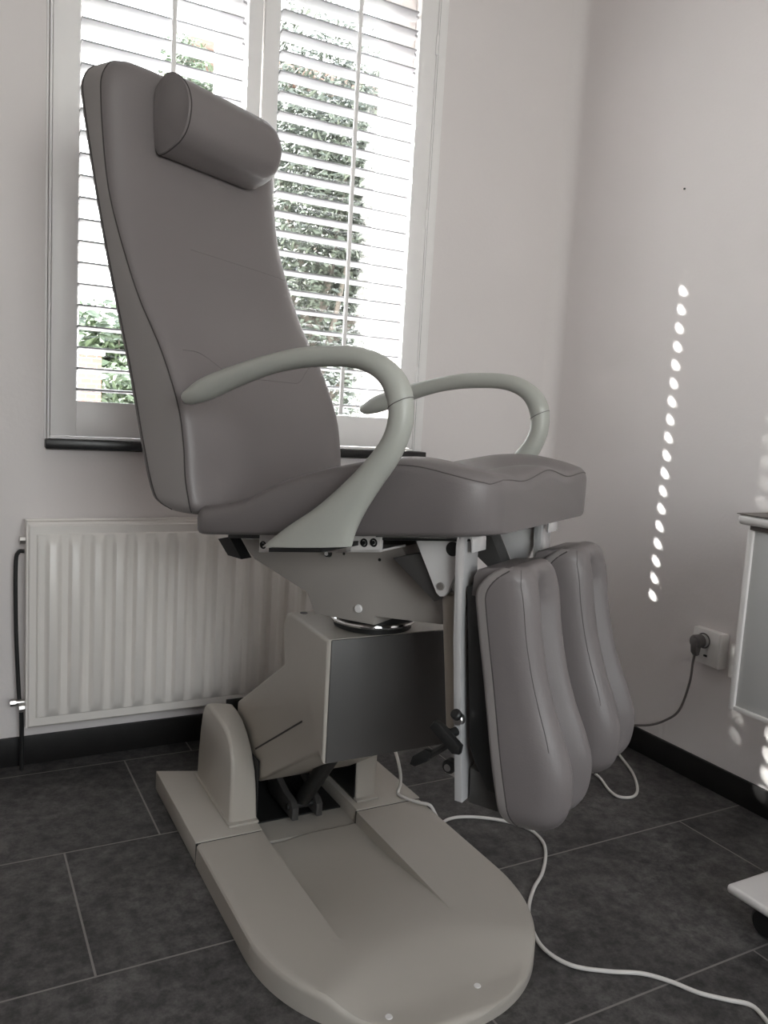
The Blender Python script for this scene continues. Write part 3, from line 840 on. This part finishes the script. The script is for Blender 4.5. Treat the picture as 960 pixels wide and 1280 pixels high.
bm = nb()
tube(bm, [(.980, 1.70, .235), (1.005, 1.70, .19), (1.030, 1.715, .13), (1.045, 1.735, .085), (1.040, 1.735, .0605), (1.046, 1.710, .0585), (1.067, 1.675, .0580), (1.088, 1.654, .0565), (1.101, 1.645, .035), (1.118, 1.643, .008), (1.150, 1.656, .0045), (1.185, 1.655, .0045), (1.235, 1.633, .0045), (1.290, 1.588, .0045), (1.319, 1.537, .0045), (1.316, 1.480, .0045), (1.286, 1.426, .0045), (1.221, 1.359, .0045), (1.160, 1.315, .0045), (1.102, 1.260, .0045), (1.066, 1.205, .0045), (1.046, 1.141, .0045), (1.063, 1.080, .0045), (1.118, 1.037, .0045), (1.175, 1.005, .0045), (1.210, .965, .0045), (1.236, .920, .0045), (1.271, .885, .0045), (1.300, .856, .0045), (1.290, .815, .0045), (1.26, .74, .0045)], .0042, 10)
tag(link_bm('foot_switch_cord', bm, M['cord_white']), 'long white cord snaking from the chair base across the dark floor to the lower right', 'cord')

# ------------------------------------------------------------------ sockets
so = empty('wall_socket', (XR, 1.571, .37), 'white surface-mounted wall socket with the dark grey plug in it', 'socket')
bm = nb()
prism(bm, [(XR - .0005, 1.517), (XR - .030, 1.519), (XR - .034, 1.523), (XR - .026, 1.560), (XR - .026, 1.585), (XR - .030, 1.618), (XR - .026, 1.622), (XR - .0005, 1.625)], .369, .472, lambda p, q, a: Vector((p, q, a)), bev=.002)
link_bm('housing', bm, M['socket'], so)
bm = nb(); torus(bm, (XR - .0275, 1.583, .438), (1, 0, 0), .0215, .002, 28, 6); link_bm('socket_ring', bm, M['plug'], so)
bm = nb(); box(bm, XR - .0285, XR - .024, 1.566, 1.578, .392, .398, .001); link_bm('latch_slot', bm, M['black'], so)
s2 = empty('wall_switch', (XR, 1.46, .353), 'flat white wall plate half hidden behind the cart, right of the socket', 'socket')
bm = nb(); box(bm, XR - .014, XR - .0005, 1.405, 1.500, .353, .451, .003); pl = link_bm('plate', bm, M['socket'], s2)
bm = nb(); box(bm, XR - .018, XR - .0135, 1.42, 1.485, .368, .436, .002); link_bm('cover', bm, M['socket'], s2)
bm = nb(); cyl(bm, (XR + .004, 1.850, 1.784), (XR - .003, 1.850, 1.784), .0035, .003, n=10); tag(link_bm('nail', bm, M['black']), 'tiny dark nail head alone high on the bare right wall', 'nail')

# ------------------------------------------------------------------ instrument cart on the right edge
ct = empty('instrument_cart', (1.66, .84, 0), 'white instrument cart on black castors at the right edge of the photo', 'cart')
bm = nb(); box(bm, 1.402, 1.90, .60, 1.082, .868, .889, .009, seg=4); top = link_bm('top', bm, M['cart'], ct)
bm = nb(); box(bm, 1.4015, 1.9005, .5995, 1.0825, .8885, .8905, .001); box(bm, 1.4005, 1.4045, 1.060, 1.084, .869, .888, .001) if False else None
link_bm('top_edging', bm, M['cart_edge'], top)
bm = nb(); box(bm, 1.425, 1.88, .63, 1.060, .490, .868, .003); cab = link_bm('cabinet', bm, M['cart_panel'], ct)
bm = nb(); e = .008
for (y0, y1, z0, z1) in ((1.053, 1.066, .484, .858), (.624, .637, .484, .858), (.637, 1.053, .484, .494)):
    box(bm, 1.419, 1.427, y0, y1, z0, z1, .002)
link_bm('panel_edging', bm, M['cart'], cab)
bm = nb(); box(bm, 1.418, 1.885, .625, 1.0605, .8585, .8675); link_bm('shadow_gap', bm, M['cart_edge'], cab)
bm = nb(); box(bm, 1.62, 1.70, .80, .88, .10, .495, .004); link_bm('column', bm, M['steel_light'], ct)
bm = nb(); box(bm, 1.450, 1.90, .62, 1.045, .082, .102, .0085, seg=4); link_bm('base_plate', bm, M['cart'], ct)
for x in (1.515, 1.84):
    for y in (.68, .985):
        bm = nb(); cyl(bm, (x - .014, y, .032), (x + .014, y, .032), .032, n=28, bev=.006); w = link_bm('castor', bm, M['black'], ct)
        bm = nb(); cyl(bm, (x, y, .06), (x, y, .0825), .012, n=14); box(bm, x - .019, x + .019, y - .014, y + .014, .055, .066, .002); link_bm('castor_fork', bm, M['black'], w)

# ------------------------------------------------------------------ outside the window
bm = nb(); box(bm, -14, 22, 2.9, 40, -.30, -.20); o = struct('ground', bm, M['paving'], smooth=False)
def crown(name, c, rad, n, size, m, parent, seed, gap=0):
    rnd = random.Random(seed); bm = nb()
    lob = [(Vector((rnd.uniform(-.6, .6) * rad[0], rnd.uniform(-.6, .6) * rad[1], rnd.uniform(-.75, .7) * rad[2])), rnd.uniform(.33, .6)) for _ in range(22)]
    for _ in range(n):
        l, k = rnd.choice(lob)
        d = Vector((rnd.gauss(0, 1), rnd.gauss(0, 1), rnd.gauss(0, 1))).normalized() * (rnd.random() ** .33)
        p = Vector(c) + l + Vector((d.x * rad[0] * k, d.y * rad[1] * k, d.z * rad[2] * k))
        a = Vector((rnd.gauss(0, 1), rnd.gauss(0, 1), rnd.gauss(0, .6))).normalized(); b = a.orthogonal().normalized(); s = size * rnd.uniform(.6, 1.3)
        fold = a.cross(b) * s * .18
        v = [bm.verts.new(p - a * s), bm.verts.new(p + b * s * .5 + fold), bm.verts.new(p + a * s), bm.verts.new(p - b * s * .5 + fold)]
        bm.faces.new([v[0], v[1], v[2]]); bm.faces.new([v[0], v[2], v[3]])
    return link_bm(name, bm, m, parent, smooth=False)
def tree(name, x, y, ztop, rad, zc, n, size, m, label, seed, r=.10):
    t = empty(name, (x, y, -.2), label, 'tree')
    bm = nb(); tube(bm, [(x, y, -.2), (x + .05, y, zc * .4), (x - .03, y + .05, zc * .8), (x + .02, y, zc + rad[2] * .5)], lambda q: r * (1 - .7 * q), 12)
    rnd = random.Random(seed + 50)
    for k in range(7):
        a = rnd.uniform(0, 2 * PI); z0 = zc * rnd.uniform(.45, .9)
        tube(bm, [(x, y, z0), (x + math.cos(a) * rad[0] * .35, y + math.sin(a) * rad[1] * .35, z0 + rad[2] * .25), (x + math.cos(a) * rad[0] * .7, y + math.sin(a) * rad[1] * .7, z0 + rad[2] * .6)], lambda q: r * .4 * (1 - .8 * q), 8)
    link_bm('trunk', bm, M['bark'], t)
    crown('foliage', (x, y, zc), rad, n, size, m, t, seed)
tree('garden_tree', 2.55, 5.9, 4.2, (1.15, .8, 1.75), 2.15, 34000, .032, M['leaf'], 'tall leafy tree seen between the slats of the right shutter panel', 3)
tree('young_tree', 2.45, 8.6, 3.9, (.62, .5, .9), 3.9, 6000, .036, M['leaf2'], 'slim bright green tree seen at the top of the left shutter panel', 9, .05)
tree('far_tree', 2.62, 14.5, 2.2, (1.1, .9, .75), 1.75, 3500, .12, M['leaf2'], 'round green tree low in the left shutter panel beyond the brick pillar', 5, .1)
bs = empty('garden_bush', (1.72, 9.3, -.2), 'bright green bush low in the left shutter panel beside the brick pillar', 'bush')
bm = nb(); tube(bm, [(1.72, 9.3, -.2), (1.74, 9.3, .4), (1.70, 9.3, .9)], .04, 8); link_bm('stem', bm, M['bark'], bs)
crown('foliage', (1.72, 9.3, .65), (.42, .5, .80), 3000, .07, M['leaf2'], bs, 13)
bp = empty('brick_pillar', (1.22, 8.6, -.2), 'red brick garden pillar low in the left shutter panel', 'pillar')
bm = nb(); box(bm, 1.07, 1.36, 8.5, 8.8, -.2, 1.46, .005); link_bm('shaft', bm, M['brick'], bp)
bm = nb(); box(bm, 1.04, 1.39, 8.47, 8.83, 1.46, 1.53, .01); link_bm('coping', bm, M['white'], bp)
hs = empty('neighbour_house', (5.2, 9.0, -.2), 'grey rendered house with a brown eave behind the trees outside the window', 'house')
bm = nb(); box(bm, 2.75, 9.5, 9.6, 12.5, -.2, 4.85); wl = link_bm('wall', bm, M['house'], hs, smooth=False)
bm = nb(); box(bm, 2.3, 9.8, 9.2, 12.7, 4.87, 5.0, .01); link_bm('eave', bm, M['brown_board'], hs)
for x0 in (3.3, 4.6):
    bm = nb(); box(bm, x0, x0 + .75, 9.55, 9.62, 1.6, 3.0, .01); wf = link_bm('window_frame', bm, M['white'], hs)
    bm = nb(); box(bm, x0 + .07, x0 + .68, 9.53, 9.56, 1.67, 2.93); link_bm('pane', bm, M['dark_glass'], wf)
# unseen overhang, added to keep sun off the upper slat gaps
bm = nb(); box(bm, -2.2, 2.4, YB + .26, 3.02, 2.69, 2.80, .005); o = struct('shade_overhang', bm, M['white'])

# ------------------------------------------------------------------ light
w = bpy.data.worlds.new('sky'); scene.world = w; w.use_nodes = True
nt = w.node_tree; bg = nt.nodes['Background']
tc = nt.nodes.new('ShaderNodeTexCoord'); sp = nt.nodes.new('ShaderNodeSeparateXYZ'); rp = nt.nodes.new('ShaderNodeValToRGB')
nt.links.new(tc.outputs['Generated'], sp.inputs[0]); nt.links.new(sp.outputs['Z'], rp.inputs['Fac']); nt.links.new(rp.outputs['Color'], bg.inputs['Color'])
rp.color_ramp.elements[0].color = (1.0, .985, .97, 1); rp.color_ramp.elements[1].color = (.80, .86, 1.0, 1); rp.color_ramp.elements[1].position = .9
bg.inputs['Strength'].default_value = 4.0

sd = bpy.data.lights.new('sun', 'SUN'); sd.energy = 20.0; sd.angle = math.radians(1.1); sd.color = (1, .97, .95)
sun = bpy.data.objects.new('sun', sd); COL.objects.link(sun)
sun.rotation_euler = Vector((.663, -.555, -.545)).to_track_quat('-Z', 'Y').to_euler(); sun.location = (-6, 9, 8)

def portal(name, loc, tgt, sx, sy):
    d = bpy.data.lights.new(name, 'AREA'); d.shape = 'RECTANGLE'; d.size = sx; d.size_y = sy; d.cycles.is_portal = True
    o = bpy.data.objects.new(name, d); COL.objects.link(o); o.location = loc
    o.rotation_euler = (Vector(tgt) - Vector(loc)).to_track_quat('-Z', 'Y').to_euler(); return o
portal('fill_window_sky', ((FW0 + FW1) / 2, YF - .23, 1.6), ((FW0 + FW1) / 2, 0, 1.6), FW1 - FW0, 1.5)  # sampling portal for the added window
portal('shutter_window_sky', (.82, YB + .28, 1.7), (.82, 0, 1.7), 1.16, 1.53)

vs = scene.view_settings
vs.view_transform = 'Standard'; vs.look = 'None'; vs.exposure = 1.7; vs.gamma = 1.0; vs.use_curve_mapping = False
scene.cycles.max_bounces = 10; scene.cycles.diffuse_bounces = 6; scene.cycles.transparent_max_bounces = 12
scene.cycles.use_denoising = True
scene.cycles.caustics_reflective = False; scene.cycles.caustics_refractive = False
scene.cycles.sample_clamp_indirect = 6.0
